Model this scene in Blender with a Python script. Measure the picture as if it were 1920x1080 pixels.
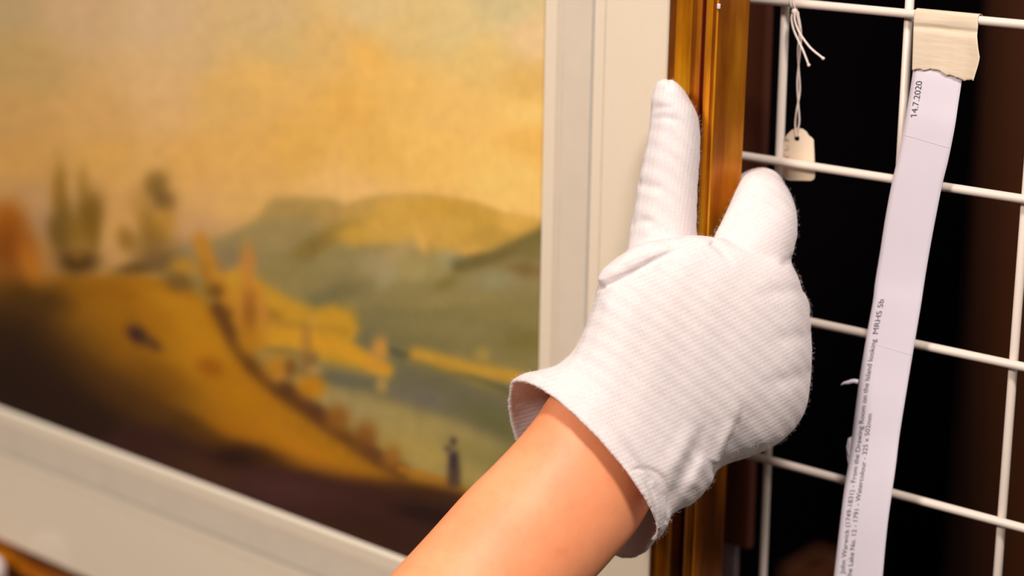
import bpy, bmesh, math, random
import numpy as np
from mathutils import Vector, Matrix

random.seed(7)
rng = np.random.default_rng(7)
D = bpy.data
COL = bpy.context.scene.collection
scene = bpy.context.scene
for o in list(D.objects):
    D.objects.remove(o)

# ------------------------------------------------------------------ camera
CAM = np.array([0.4799375, -0.77754331, 0.11252853])
RC = np.array([[0.7697876525404936, 0.6382985702523258, 0.0013802934590640276],
               [0.1724719872596594, -0.2059181145569275, -0.9632503016911149],
               [-0.6145570629379344, 0.7417362505036119, -0.2686018448967596]])   # right, down, forward
FPX = 3598.64
TILT = -0.01697                        # the picture hangs a degree off plumb

cd = D.cameras.new('camera')
cam = D.objects.new('camera', cd)
COL.objects.link(cam)
M = Matrix(((RC[0][0], -RC[1][0], -RC[2][0], CAM[0]),
            (RC[0][1], -RC[1][1], -RC[2][1], CAM[1]),
            (RC[0][2], -RC[1][2], -RC[2][2], CAM[2]),
            (0, 0, 0, 1)))
cam.matrix_world = M
cd.sensor_width = 36.0
cd.lens = FPX / 1920 * 36.0
cd.clip_start = 0.02
cd.dof.use_dof = True
cd.dof.focus_distance = 0.845
cd.dof.aperture_fstop = 4.6
scene.camera = cam

# ------------------------------------------------------------------ world, lights, exposure
w = D.worlds.new('store_room')
scene.world = w
w.use_nodes = True
bg = w.node_tree.nodes['Background']
bg.inputs['Color'].default_value = (1.0, 0.90, 0.80, 1)
bg.inputs['Strength'].default_value = 0.32

def area(name, loc, target, size, power, color):
    l = D.lights.new(name, 'AREA')
    l.shape = 'DISK'
    l.size = size
    l.energy = power
    l.color = color
    o = D.objects.new(name, l)
    COL.objects.link(o)
    o.location = loc
    o.rotation_euler = (Vector(target) - Vector(loc)).to_track_quat('-Z', 'Y').to_euler()
    return o

area('ceiling_spot', (0.66, -0.68, 1.05), (0.0, 0, -0.15), 0.24, 18, (1.0, 0.94, 0.89))
area('fill_light', (-0.35, -2.1, 1.2), (-0.25, 0, -0.2), 0.5, 41, (1.0, 0.91, 0.82))  # unseen fill added to lift the front and the shaded sides

scene.view_settings.view_transform = 'Standard'
scene.view_settings.look = 'None'
scene.view_settings.exposure = 0.0
scene.view_settings.gamma = 1.0
scene.view_settings.use_curve_mapping = False

# ------------------------------------------------------------------ helpers
def ray(x, y):
    return RC.T @ np.array([(x - 960) / FPX, (y - 540) / FPX, 1.0])

def at(x, y, d):                       # a point d metres deep along the line of sight
    return CAM + ray(x, y) * d

def at_y(x, y, Y):                     # a point on the wall-parallel plane Y
    r = ray(x, y)
    return CAM + r * (Y - CAM[1]) / r[1]

def to_frame(P):                       # world -> the picture's own axes
    c, s = math.cos(TILT), math.sin(TILT)
    return np.array([P[0] * c + P[2] * s, P[1], -P[0] * s + P[2] * c])

def project(P):
    q = (np.asarray(P) - CAM) @ RC.T
    return np.stack([960 + FPX * q[:, 0] / q[:, 2], 540 + FPX * q[:, 1] / q[:, 2], q[:, 2]], 1)

def s2l(c):
    c = np.asarray(c, float) / 255.0
    return np.where(c <= 0.04045, c / 12.92, ((c + 0.055) / 1.055) ** 2.4)

def obj(name, mesh, mat=None, parent=None, smooth=False, loc=None):
    o = D.objects.new(name, mesh)
    COL.objects.link(o)
    mesh.name = name
    if mat is not None and not mesh.materials:
        mesh.materials.append(mat)
    if smooth:
        mesh.polygons.foreach_set('use_smooth', [True] * len(mesh.polygons))
    if parent is not None:
        o.parent = parent
    if loc is not None:
        o.location = loc
    return o

def pydata(verts, faces):
    m = D.meshes.new('m')
    m.from_pydata([tuple(float(c) for c in v) for v in verts], [], [tuple(f) for f in faces])
    m.update()
    return m

def fix_normals(m):
    bm = bmesh.new()
    bm.from_mesh(m)
    bmesh.ops.recalc_face_normals(bm, faces=bm.faces[:])
    bm.to_mesh(m)
    bm.free()
    return m

def tag(o, label, cat, group=None):
    o['label'] = label
    o['category'] = cat
    if group:
        o['group'] = group
    return o

def empty(name, loc, label, cat, group=None):
    o = D.objects.new(name, None)
    COL.objects.link(o)
    o.empty_display_size = 0.02
    o.location = loc
    return tag(o, label, cat, group)

def box_mesh(x0, x1, y0, y1, z0, z1, bevel=0.0):
    bm = bmesh.new()
    bmesh.ops.create_cube(bm, size=1)
    for v in bm.verts:
        v.co = Vector((x0 + (v.co.x + .5) * (x1 - x0), y0 + (v.co.y + .5) * (y1 - y0), z0 + (v.co.z + .5) * (z1 - z0)))
    if bevel:
        bmesh.ops.bevel(bm, geom=bm.edges[:], offset=bevel, segments=2, affect='EDGES', profile=0.6)
    m = D.meshes.new('box')
    bm.to_mesh(m)
    bm.free()
    return m

def tube_mesh(pts, rad, n=10, close=True):
    pts = [np.asarray(p, float) for p in pts]
    k = len(pts)
    rads = [rad] * k if np.isscalar(rad) else list(rad)
    verts, faces = [], []
    up = np.array([0.13, 0.37, 0.92])
    for i, p in enumerate(pts):
        t = pts[min(i + 1, k - 1)] - pts[max(i - 1, 0)]
        t = t / np.linalg.norm(t)
        a = np.cross(t, up)
        if np.linalg.norm(a) < 0.15:
            a = np.cross(t, np.array([0.9, 0.3, 0.1]))
        a /= np.linalg.norm(a)
        b = np.cross(t, a)
        for j in range(n):
            th = 2 * math.pi * j / n
            verts.append(p + rads[i] * (a * math.cos(th) + b * math.sin(th)))
    for i in range(k - 1):
        for j in range(n):
            faces.append((i * n + j, i * n + (j + 1) % n, (i + 1) * n + (j + 1) % n, (i + 1) * n + j))
    if close:
        faces.append(tuple(range(n - 1, -1, -1)))
        faces.append(tuple((k - 1) * n + j for j in range(n)))
    return fix_normals(pydata(verts, faces))

def smooth_path(P, m=8):               # Catmull-Rom through the rows of P
    P = np.asarray(P, float)
    Q = np.vstack([2 * P[0] - P[1], P, 2 * P[-1] - P[-2]])
    out = []
    for i in range(1, len(Q) - 2):
        for k in range(m):
            t = k / m
            a, b, c, d = Q[i - 1], Q[i], Q[i + 1], Q[i + 2]
            out.append(0.5 * (2 * b + (c - a) * t + (2 * a - 5 * b + 4 * c - d) * t * t + (3 * b - a - 3 * c + d) * t ** 3))
    out.append(P[-1])
    return np.array(out)

# ------------------------------------------------------------------ materials
class NT:
    def __init__(self, name):
        self.m = D.materials.new(name)
        self.m.use_nodes = True
        self.t = self.m.node_tree
        self.b = self.t.nodes['Principled BSDF']
    def n(self, kind, **kw):
        nd = self.t.nodes.new(kind)
        for k, v in kw.items():
            if k in nd.inputs:
                nd.inputs[k].default_value = v
            else:
                setattr(nd, k, v)
        return nd
    def l(self, a, b):
        self.t.links.new(a, b)
    def set(self, **kw):
        for k, v in kw.items():
            self.b.inputs[k.replace('_', ' ')].default_value = v
    def ramp(self, fac, stops):
        r = self.n('ShaderNodeValToRGB')
        e = r.color_ramp.elements
        while len(e) < len(stops):
            e.new(0.5)
        for el, (p, c) in zip(e, stops):
            el.position = p
            el.color = (c[0], c[1], c[2], 1)
        self.l(fac, r.inputs['Fac'])
        return r.outputs['Color']
    def noise(self, scale, detail=4, stretch=None, coord='Object', rough=0.55):
        tc = self.n('ShaderNodeTexCoord')
        src = tc.outputs[coord]
        if stretch:
            mp = self.n('ShaderNodeMapping')
            mp.inputs['Scale'].default_value = stretch
            self.l(src, mp.inputs['Vector'])
            src = mp.outputs['Vector']
        nz = self.n('ShaderNodeTexNoise')
        nz.inputs['Scale'].default_value = scale
        nz.inputs['Detail'].default_value = detail
        nz.inputs['Roughness'].default_value = rough
        self.l(src, nz.inputs['Vector'])
        return nz.outputs['Fac']
    def bump(self, h, strength, dist=0.001):
        b = self.n('ShaderNodeBump')
        b.inputs['Strength'].default_value = strength
        b.inputs['Distance'].default_value = dist
        self.l(h, b.inputs['Height'])
        self.l(b.outputs['Normal'], self.b.inputs['Normal'])

def col(c):
    v = s2l(c)
    return (float(v[0]), float(v[1]), float(v[2]), 1)

def plain(name, c, rough=0.6, var=0.06, scale=60, stretch=None, bump=0.0, metal=0.0):
    t = NT(name)
    a = np.array(s2l(c))
    t.l(t.ramp(t.noise(scale, 4, stretch), [(0.3, a * (1 - var)), (0.7, np.minimum(a * (1 + var), 1))]), t.b.inputs['Base Color'])
    t.set(Roughness=rough, Metallic=metal)
    if bump:
        t.bump(t.noise(scale * 4, 3, stretch), bump)
    return t.m

MAT_WIRE = plain('white_coated_wire', (226, 208, 195), 0.35, 0.02, 30)
MAT_MAT = plain('cream_mount_board', (236, 217, 193), 0.85, 0.012, 220, bump=0.03)
MAT_BEVEL = plain('mount_core', (246, 232, 212), 0.85, 0.01, 200)
MAT_WASH = plain('pale_wash_tint', (222, 204, 184), 0.85, 0.03, 60)
MAT_LINE = plain('grey_ink_line', (192, 180, 167), 0.8, 0.05, 90)
MAT_LINE2 = plain('faint_ink_line', (220, 200, 178), 0.8, 0.05, 90)
MAT_PAPER = plain('white_paper', (216, 204, 214), 0.75, 0.02, 25, bump=0.02)
MAT_FOLD = plain('paper_fold', (206, 190, 196), 0.8, 0.03, 60)
MAT_INK = plain('black_ink', (70, 62, 70), 0.7, 0.1, 300)
MAT_TAG = plain('cream_card', (236, 212, 186), 0.8, 0.02, 90)
MAT_PENCIL = plain('pencil_grey', (186, 164, 144), 0.8, 0.1, 300)
MAT_STRING = plain('white_cotton_string', (232, 212, 202), 0.9, 0.06, 900, bump=0.3)
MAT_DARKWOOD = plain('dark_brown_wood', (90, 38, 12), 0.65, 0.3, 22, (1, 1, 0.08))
MAT_VOID = plain('unlit_void', (14, 10, 14), 1.0, 0.1, 4)  # black stands in for the unlit depth behind the grid
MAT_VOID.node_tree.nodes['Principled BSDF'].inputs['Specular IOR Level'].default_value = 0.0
MAT_BACK = plain('brown_backing_board', (120, 92, 64), 0.9, 0.08, 40)
MAT_GREYCARD = plain('grey_card', (140, 118, 122), 0.9, 0.08, 40)

def tape_mat():
    t = NT('crepe_masking_tape')
    f = t.noise(70, 5, (1, 1, 9))
    t.l(t.ramp(f, [(0.3, s2l((210, 188, 163))), (0.7, s2l((217, 197, 173)))]), t.b.inputs['Base Color'])
    t.set(Roughness=0.8)
    t.bump(t.noise(110, 4, (1, 1, 9)), 0.35, 0.0004)
    return t.m
MAT_TAPE = tape_mat()

def gilt(name, dark, mid, bright, rough=0.36, metal=0.9):
    t = NT(name)
    f = t.noise(38, 6, (1, 1, 0.12), rough=0.62)
    g = t.noise(16, 5, (1, 1, 0.45))
    mx = t.n('ShaderNodeMath', operation='MULTIPLY_ADD')
    mx.inputs[1].default_value = 0.55
    t.l(f, mx.inputs[0])
    m2 = t.n('ShaderNodeMath', operation='MULTIPLY')
    m2.inputs[1].default_value = 0.45
    t.l(g, m2.inputs[0])
    t.l(m2.outputs[0], mx.inputs[2])
    c = t.ramp(mx.outputs[0], [(0.40, s2l(dark)), (0.5, s2l(mid)), (0.60, s2l(bright))])
    t.l(c, t.b.inputs['Base Color'])
    r = t.n('ShaderNodeMapRange')
    r.inputs['To Min'].default_value = rough - 0.08
    r.inputs['To Max'].default_value = rough + 0.14
    t.l(f, r.inputs['Value'])
    t.l(r.outputs[0], t.b.inputs['Roughness'])
    t.set(Metallic=metal)
    t.bump(t.noise(120, 5, (1, 1, 0.15)), 0.25, 0.0004)
    return t.m
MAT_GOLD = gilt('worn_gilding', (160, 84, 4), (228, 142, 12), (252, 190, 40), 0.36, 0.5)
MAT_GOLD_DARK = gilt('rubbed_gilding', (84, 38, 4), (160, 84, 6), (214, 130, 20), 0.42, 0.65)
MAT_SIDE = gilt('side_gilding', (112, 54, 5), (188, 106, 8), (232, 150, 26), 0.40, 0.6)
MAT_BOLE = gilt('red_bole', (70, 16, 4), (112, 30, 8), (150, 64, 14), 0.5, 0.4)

def glass_mat():
    m = D.materials.new('picture_glass')
    m.use_nodes = True
    nt = m.node_tree
    nt.nodes.clear()
    out = nt.nodes.new('ShaderNodeOutputMaterial')
    mix = nt.nodes.new('ShaderNodeMixShader')
    tr = nt.nodes.new('ShaderNodeBsdfTransparent')
    gl = nt.nodes.new('ShaderNodeBsdfGlossy')
    gl.inputs['Roughness'].default_value = 0.02
    lw = nt.nodes.new('ShaderNodeLayerWeight')
    pw = nt.nodes.new('ShaderNodeMath'); pw.operation = 'POWER'
    pw.inputs[1].default_value = 5.0
    nt.links.new(lw.outputs['Facing'], pw.inputs[0])
    sc = nt.nodes.new('ShaderNodeMath'); sc.operation = 'MULTIPLY_ADD'
    sc.inputs[1].default_value = 0.96; sc.inputs[2].default_value = 0.02
    nt.links.new(pw.outputs[0], sc.inputs[0])
    nt.links.new(sc.outputs[0], mix.inputs[0])
    nt.links.new(tr.outputs[0], mix.inputs[1])
    nt.links.new(gl.outputs[0], mix.inputs[2])
    nt.links.new(mix.outputs[0], out.inputs['Surface'])
    return m
MAT_GLASS = glass_mat()

def skin_mat():
    t = NT('fair_skin')
    f = t.noise(24, 5)
    g = t.noise(160, 4)
    mx = t.n('ShaderNodeMix', data_type='RGBA')
    c1 = t.ramp(f, [(0.3, s2l((236, 143, 96))), (0.7, s2l((247, 164, 116)))])
    c2 = t.ramp(g, [(0.33, s2l((222, 116, 78))), (0.5, s2l((244, 160, 114)))])
    mx.inputs[0].default_value = 0.12
    t.l(c1, mx.inputs[6]); t.l(c2, mx.inputs[7])
    t.l(mx.outputs[2], t.b.inputs['Base Color'])
    t.set(Roughness=0.5)
    t.b.inputs['Subsurface Weight'].default_value = 0.15
    t.b.inputs['Subsurface Radius'].default_value = (0.010, 0.004, 0.002)
    t.b.inputs['Subsurface Scale'].default_value = 0.5
    t.bump(t.noise(900, 3), 0.12, 0.0004)
    return t.m
MAT_SKIN = skin_mat()

def glove_mat():
    t = NT('white_knit_cotton')
    uv = t.n('ShaderNodeUVMap', uv_map='knit')
    sp = t.n('ShaderNodeSeparateXYZ')
    t.l(uv.outputs[0], sp.inputs[0])
    nz = t.noise(90, 3)
    def wave(src, period, wob):
        a = t.n('ShaderNodeMath', operation='MULTIPLY_ADD')
        a.inputs[1].default_value = 2 * math.pi / period
        t.l(src, a.inputs[0])
        b = t.n('ShaderNodeMath', operation='MULTIPLY')
        b.inputs[1].default_value = wob
        t.l(nz, b.inputs[0])
        t.l(b.outputs[0], a.inputs[2])
        s = t.n('ShaderNodeMath', operation='SINE')
        t.l(a.outputs[0], s.inputs[0])
        return s.outputs[0]
    ribs = wave(sp.outputs[1], 0.00185, 1.5)
    st = wave(sp.outputs[0], 0.0016, 2.5)
    pr = t.n('ShaderNodeMath', operation='MULTIPLY')
    t.l(ribs, pr.inputs[0]); t.l(st, pr.inputs[1])
    ad = t.n('ShaderNodeMath', operation='MULTIPLY_ADD')
    ad.inputs[1].default_value = 0.45
    t.l(pr.outputs[0], ad.inputs[0]); t.l(ribs, ad.inputs[2])
    mr = t.n('ShaderNodeMapRange')
    mr.inputs['From Min'].default_value = -1.45
    mr.inputs['From Max'].default_value = 1.45
    t.l(ad.outputs[0], mr.inputs['Value'])
    fz = t.noise(1300, 4, rough=0.7)
    a2 = t.n('ShaderNodeMath', operation='MULTIPLY_ADD')
    a2.inputs[1].default_value = 1.8
    t.l(fz, a2.inputs[0]); t.l(ad.outputs[0], a2.inputs[2])
    t.bump(a2.outputs[0], 0.25, 0.00009)
    knit = t.ramp(mr.outputs[0], [(0.02, s2l((208, 185, 178))), (0.30, s2l((226, 214, 213)))])
    mxc = t.n('ShaderNodeMix', data_type='RGBA')
    patch = t.ramp(t.noise(75, 3), [(0.38, (0.05, 0.05, 0.05)), (0.66, (0.6, 0.6, 0.6))])
    t.l(patch, mxc.inputs[0])
    lint = t.ramp(t.noise(700, 5, rough=0.7), [(0.35, s2l((223, 207, 203))), (0.6, s2l((227, 216, 216)))])
    t.l(lint, mxc.inputs[6]); t.l(knit, mxc.inputs[7])
    t.l(mxc.outputs[2], t.b.inputs['Base Color'])
    t.set(Roughness=0.95)
    t.b.inputs['Sheen Weight'].default_value = 0.15
    t.b.inputs['Subsurface Weight'].default_value = 0.1
    t.b.inputs['Subsurface Radius'].default_value = (0.004, 0.003, 0.003)
    t.b.inputs['Subsurface Scale'].default_value = 0.5
    return t.m
MAT_GLOVE = glove_mat()

def paint_mat():
    t = NT('watercolour_on_paper')
    a = t.n('ShaderNodeVertexColor', layer_name='paint')
    hs = t.n('ShaderNodeMix', data_type='RGBA', blend_type='MULTIPLY')
    hs.inputs[0].default_value = 1.0
    t.l(a.outputs['Color'], hs.inputs[6])
    t.l(t.ramp(t.noise(160, 6), [(0.3, (0.96, 0.96, 0.96)), (0.7, (1.04, 1.04, 1.04))]), hs.inputs[7])
    t.l(hs.outputs[2], t.b.inputs['Base Color'])
    t.set(Roughness=0.9)
    t.b.inputs['Specular IOR Level'].default_value = 0.2
    return t.m
MAT_PAINT = paint_mat()

# ------------------------------------------------------------------ the setting
def structure(name, mesh, mat):
    o = obj(name, mesh, mat)
    o['kind'] = 'structure'
    return o
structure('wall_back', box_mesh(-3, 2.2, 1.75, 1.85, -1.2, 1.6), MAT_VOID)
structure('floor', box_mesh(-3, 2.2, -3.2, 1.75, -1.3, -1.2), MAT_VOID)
MAT_WALL = plain('dark_store_wall', (58, 42, 30), 0.95, 0.1, 3)
structure('wall_left', box_mesh(-3.1, -3, -3.2, 1.75, -1.2, 1.6), MAT_WALL)
structure('wall_front', box_mesh(-3.1, 2.2, -3.3, -3.2, -1.2, 1.6), MAT_WALL)

# ------------------------------------------------------------------ wire grid of the picture rack
grid = empty('wire_grid', (0.1, 0, -0.6), 'white plastic-coated wire grid panel of a picture rack, behind the gilt frame', 'rack')
def local(parent, m):
    m.transform(Matrix.Translation(-parent.location))
    return m
R_W = 0.0021
for k in range(-2, 9):
    z = -0.0762 * k
    P = [(-0.76, 0, z), (-0.3, 0, z), (0.05, 0.0, z), (0.46, 0, z)]
    obj('wire', local(grid, tube_mesh(smooth_path(P, 4), R_W, 12)), MAT_WIRE, grid, True)
vx = {0: (at_y(1470.9, 15, .0041)[0] + at_y(1432.5, 1070, .0041)[0]) / 2,
      1: at_y(1702.5, 60, .0041)[0],
      2: (at_y(1905, 620, .0041)[0] + at_y(1870, 1080, .0041)[0]) / 2}
for k in range(-12, 8):
    x = vx.get(k, 0.0636 * k)
    obj('wire', local(grid, tube_mesh([(x, .0041, 0.17), (x, .0041, -0.2), (x, .0041, -0.63)], R_W, 12)), MAT_WIRE, grid, True)

# ------------------------------------------------------------------ things beyond the grid
def beyond(name, label, cat, meshes, base):
    e = empty(name, base, label, cat)
    for nm, m, mt in meshes:
        obj(nm, local(e, m), mt, e)
    return e
# the unlit edge of a picture hung on the far side of the rack
Yb = 0.045
xr = at_y(1449, 120, Yb + .006)[0]
zb = at_y(1400, 1032, Yb)[2]
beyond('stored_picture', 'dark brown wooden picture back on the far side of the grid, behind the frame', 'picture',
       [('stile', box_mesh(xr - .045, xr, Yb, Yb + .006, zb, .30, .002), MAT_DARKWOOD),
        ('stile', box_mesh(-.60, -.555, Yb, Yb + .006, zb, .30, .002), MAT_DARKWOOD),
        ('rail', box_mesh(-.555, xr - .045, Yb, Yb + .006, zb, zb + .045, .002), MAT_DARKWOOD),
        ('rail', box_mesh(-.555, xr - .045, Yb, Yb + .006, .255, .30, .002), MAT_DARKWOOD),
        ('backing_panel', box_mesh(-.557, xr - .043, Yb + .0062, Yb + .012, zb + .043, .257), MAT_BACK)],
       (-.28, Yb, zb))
xg = at_y(1384, 1060, Yb + .007)[0]
tag(obj('card_sheet', box_mesh(xg - .09, xg, Yb + .004, Yb + .007, zb - .12, zb - .001), MAT_GREYCARD),
    'dull grey card showing below the dark wooden picture back, beyond the grid', 'card')
# a broad brown board standing well behind the grid
Yc = 0.70
xl = at_y(1762, 540, Yc)[0]
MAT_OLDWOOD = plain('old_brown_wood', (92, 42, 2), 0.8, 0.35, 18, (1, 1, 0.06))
def round_post(x0, wdt, y0, dep):      # an upright with a well rounded front
    n = 24
    V = []
    for z in (-1.2, .9):
        for k in range(n + 1):
            a = math.pi * k / n
            c, sn = math.cos(a), math.sin(a)
            V.append((x0 + wdt / 2 - wdt / 2 * math.copysign(abs(c) ** .8, c), y0 + dep * (1 - abs(sn) ** .8), z))
    F = [(k, k + 1, n + 2 + k, n + 1 + k) for k in range(n)] + [(0, n + 1, 2 * n + 1, n)]
    F += [tuple(range(n, -1, -1)), tuple(range(n + 1, 2 * n + 2))]
    return fix_normals(pydata(V, F))
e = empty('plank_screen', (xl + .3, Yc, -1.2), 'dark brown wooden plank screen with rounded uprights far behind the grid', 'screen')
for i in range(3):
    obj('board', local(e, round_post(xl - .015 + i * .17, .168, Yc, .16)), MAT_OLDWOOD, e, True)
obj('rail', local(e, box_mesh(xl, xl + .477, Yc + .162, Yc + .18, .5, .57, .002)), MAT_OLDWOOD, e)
# low crate in the dark
Yd = 0.75
pc = at_y(1500, 1035, Yd)
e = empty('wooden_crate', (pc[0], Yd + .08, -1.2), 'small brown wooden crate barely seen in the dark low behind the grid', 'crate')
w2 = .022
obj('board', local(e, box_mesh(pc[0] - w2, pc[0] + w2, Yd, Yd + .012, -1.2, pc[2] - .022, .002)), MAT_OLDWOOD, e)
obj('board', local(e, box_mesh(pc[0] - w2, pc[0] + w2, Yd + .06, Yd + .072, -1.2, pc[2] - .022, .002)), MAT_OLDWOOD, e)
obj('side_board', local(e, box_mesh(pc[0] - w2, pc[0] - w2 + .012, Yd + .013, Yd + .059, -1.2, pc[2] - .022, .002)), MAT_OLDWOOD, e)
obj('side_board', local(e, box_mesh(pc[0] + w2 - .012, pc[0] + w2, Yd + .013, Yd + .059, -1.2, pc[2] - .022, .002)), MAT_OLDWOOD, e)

# ------------------------------------------------------------------ the framed watercolour
X0, X1 = -0.757, -0.0305               # sight edges, in the picture's own axes
Z0, Z1 = -0.4285, 0.085
FW = 0.0315
picture = empty('framed_picture', (0, 0, 0), 'landscape watercolour in cream washline mount and worn gilt frame, held by the gloved hand', 'picture')
picture.rotation_euler = (0, -TILT, 0)
assert abs((picture.rotation_euler.to_matrix() @ Vector((1, 0, 0))).z - math.sin(TILT)) < 1e-4
# gilt moulding: profile (u outwards from the sight edge, y)
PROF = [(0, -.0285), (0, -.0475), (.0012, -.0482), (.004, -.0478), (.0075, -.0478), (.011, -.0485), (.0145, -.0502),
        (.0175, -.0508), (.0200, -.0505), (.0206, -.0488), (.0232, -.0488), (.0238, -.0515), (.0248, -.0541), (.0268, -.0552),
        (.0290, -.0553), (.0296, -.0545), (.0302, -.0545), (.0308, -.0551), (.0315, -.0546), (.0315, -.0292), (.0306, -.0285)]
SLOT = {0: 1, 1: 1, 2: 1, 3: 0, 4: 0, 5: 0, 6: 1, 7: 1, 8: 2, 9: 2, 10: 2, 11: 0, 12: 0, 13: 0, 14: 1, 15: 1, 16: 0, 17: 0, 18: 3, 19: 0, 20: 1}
def moulding(length, n=40):
    verts, faces, mi = [], [], []
    k = len(PROF)
    for i in range(n + 1):
        t = i / n
        for u, y in PROF:
            z = -length / 2 - u + t * (length + 2 * u)
            verts.append((u, y, z))
    for i in range(n):
        for j in range(k):
            j2 = (j + 1) % k
            faces.append((i * k + j, i * k + j2, (i + 1) * k + j2, (i + 1) * k + j))
            mi.append(SLOT[j])
    faces.append(tuple(range(k))); mi.append(1)
    faces.append(tuple(n * k + j for j in range(k - 1, -1, -1))); mi.append(1)
    m = pydata(verts, faces)
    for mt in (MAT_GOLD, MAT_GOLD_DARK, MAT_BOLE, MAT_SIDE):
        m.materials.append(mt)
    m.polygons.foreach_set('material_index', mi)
    return fix_normals(m)
xc, zc = (X0 + X1) / 2, (Z0 + Z1) / 2
for loc, ry, ln in (((X1, 0, zc), 0, Z1 - Z0), ((xc, 0, Z0), math.pi / 2, X1 - X0), ((X0, 0, zc), math.pi, Z1 - Z0), ((xc, 0, Z1), -math.pi / 2, X1 - X0)):
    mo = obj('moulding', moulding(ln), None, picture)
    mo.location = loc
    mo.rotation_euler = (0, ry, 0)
glint_spot = obj('glint_spot', box_mesh(.0302, .0317, -.0557, -.0545, -.0012, .0012, .0004), MAT_PAPER, picture, True)  # solid white spot stands for a specular highlight on the edge
glint_spot['label'] = 'white spot standing for a specular glint on the front edge'
cp = to_frame(at_y(1347.5, 12, -.0553))
glint_spot.location = (cp[0] - .031, 0, cp[2])

YM = -0.045
PX0, PX1 = -0.665, -0.1075             # the picture opening of the mount
PZ0, PZ1 = -0.3294, 0.022
def ring_mesh(a0, a1, c0, c1, b0, b1, d0, d1, y, t):      # flat rectangular ring: outer a/c, inner b/d
    vo = [(a0, c0), (a1, c0), (a1, c1), (a0, c1)]
    vi = [(b0, d0), (b1, d0), (b1, d1), (b0, d1)]
    verts = [(x, y, z) for x, z in vo] + [(x, y, z) for x, z in vi] + [(x, y + t, z) for x, z in vo] + [(x, y + t, z) for x, z in vi]
    faces = []
    for j in range(4):
        j2 = (j + 1) % 4
        faces += [(j, j2, 4 + j2, 4 + j), (8 + j, 8 + j2, 12 + j2, 12 + j), (j, j2, 8 + j2, 8 + j), (4 + j, 4 + j2, 12 + j2, 12 + j)]
    return fix_normals(pydata(verts, faces))
bv = 0.0018
obj('mount_board', ring_mesh(X0 - .004, X1 + .004, Z0 - .004, Z1 + .004, PX0 - bv, PX1 + bv, PZ0 - bv, PZ1 + bv, YM, .0022), MAT_MAT, picture)
bm_v = []
for x, y, z in ((0, YM, 0), (1, YM + .0022, 0)):
    o_ = bv * (1 - x)
    bm_v += [(PX0 - o_, y, PZ0 - o_), (PX1 + o_, y, PZ0 - o_), (PX1 + o_, y, PZ1 + o_), (PX0 - o_, y, PZ1 + o_)]
be = obj('mount_bevel', fix_normals(pydata(bm_v, [(j, (j + 1) % 4, 4 + (j + 1) % 4, 4 + j) for j in range(4)])), MAT_BEVEL, picture)
def wash(name, d0, d1, mat, lift):
    return obj(name, ring_mesh(PX0 - d1, PX1 + d1, PZ0 - d1, PZ1 + d1, PX0 - d0, PX1 + d0, PZ0 - d0, PZ1 + d0, YM - lift, lift * .9), mat, picture)
fx = lambda x: to_frame(at_y(x, 0, YM))[0] - PX1
wash('wash_line', fx(1045.5), fx(1050.5), MAT_LINE2, .00012)
wash('wash_band', fx(1050.5), fx(1111), MAT_WASH, .0001)
wash('wash_line', fx(1055.5), fx(1060), MAT_LINE2, .00016)
wash('wash_line', fx(1111), fx(1117), MAT_LINE, .00012)
wash('wash_line', fx(1135), fx(1138.5), MAT_LINE2, .00012)
obj('backing_board', box_mesh(X0 - .006, X1 + .006, -.038, -.0345, Z0 - .006, Z1 + .006), MAT_BACK, picture)
obj('glazing', box_mesh(X0 - .003, X1 + .003, YM - .0019, YM - .0006, Z0 - .003, Z1 + .003), MAT_GLASS, picture)

# --- the painted sheet: brush shapes laid down on the sheet, then baked to its vertices
STEP = 3.0
gx = np.arange(-240, 1060, STEP)
gy = np.arange(-60, 1130, STEP)
GX, GY = np.meshgrid(gx, gy)
SKY = [(-60, -60, 188, 152, 104), (0, 0, 190, 155, 105), (150, 30, 206, 164, 114), (300, 40, 212, 172, 124), (500, 40, 210, 172, 116), (700, 20, 220, 184, 124), (950, 15, 208, 182, 126),  # a paler upright run of points holds a streak reflected in the glass
       (1000, 70, 228, 186, 130), (50, 120, 196, 155, 92), (350, 100, 214, 172, 114), (300, 160, 220, 172, 112), (520, 90, 214, 174, 106), (620, 90, 222, 174, 100), (750, 70, 220, 182, 112),
       (690, 105, 236, 177, 84), (850, 60, 220, 186, 122), (900, 110, 226, 184, 106), (30, 220, 206, 154, 86), (200, 230, 214, 160, 92), (300, 220, 222, 170, 106),
       (420, 180, 222, 170, 92), (500, 150, 232, 176, 92), (660, 200, 232, 172, 80), (760, 180, 234, 180, 92), (850, 210, 238, 184, 100), (990, 215, 248, 195, 108), (990, 165, 222, 172, 90),
       (1000, 265, 234, 175, 82), (50, 300, 212, 154, 78), (200, 290, 218, 160, 78), (300, 290, 222, 166, 92), (340, 300, 224, 164, 80), (450, 300, 228, 170, 86), (560, 280, 226, 168, 78),
       (700, 300, 232, 176, 84), (800, 280, 240, 184, 92), (960, 330, 248, 192, 102), (60, 380, 198, 146, 88), (100, 420, 196, 146, 92), (220, 400, 212, 156, 84), (380, 430, 206, 152, 96),
       (400, 370, 222, 166, 92), (470, 370, 226, 170, 92), (640, 350, 238, 182, 104), (680, 380, 236, 182, 108)]
num = np.zeros(GX.shape + (3,)); den = np.zeros(GX.shape)
for x, y, r, g, b in SKY:
    q = 1.0 / (((GX - x) ** 2 + (1.3 * (GY - y)) ** 2) / 1600 + 1) ** 2
    num += q[..., None] * np.array([r, g, b]); den += q
IMG = num / den[..., None]

def lay(mask, c):
    global IMG
    IMG = IMG * (1 - mask[..., None]) + np.array(c, float) * mask[..., None]

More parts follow.
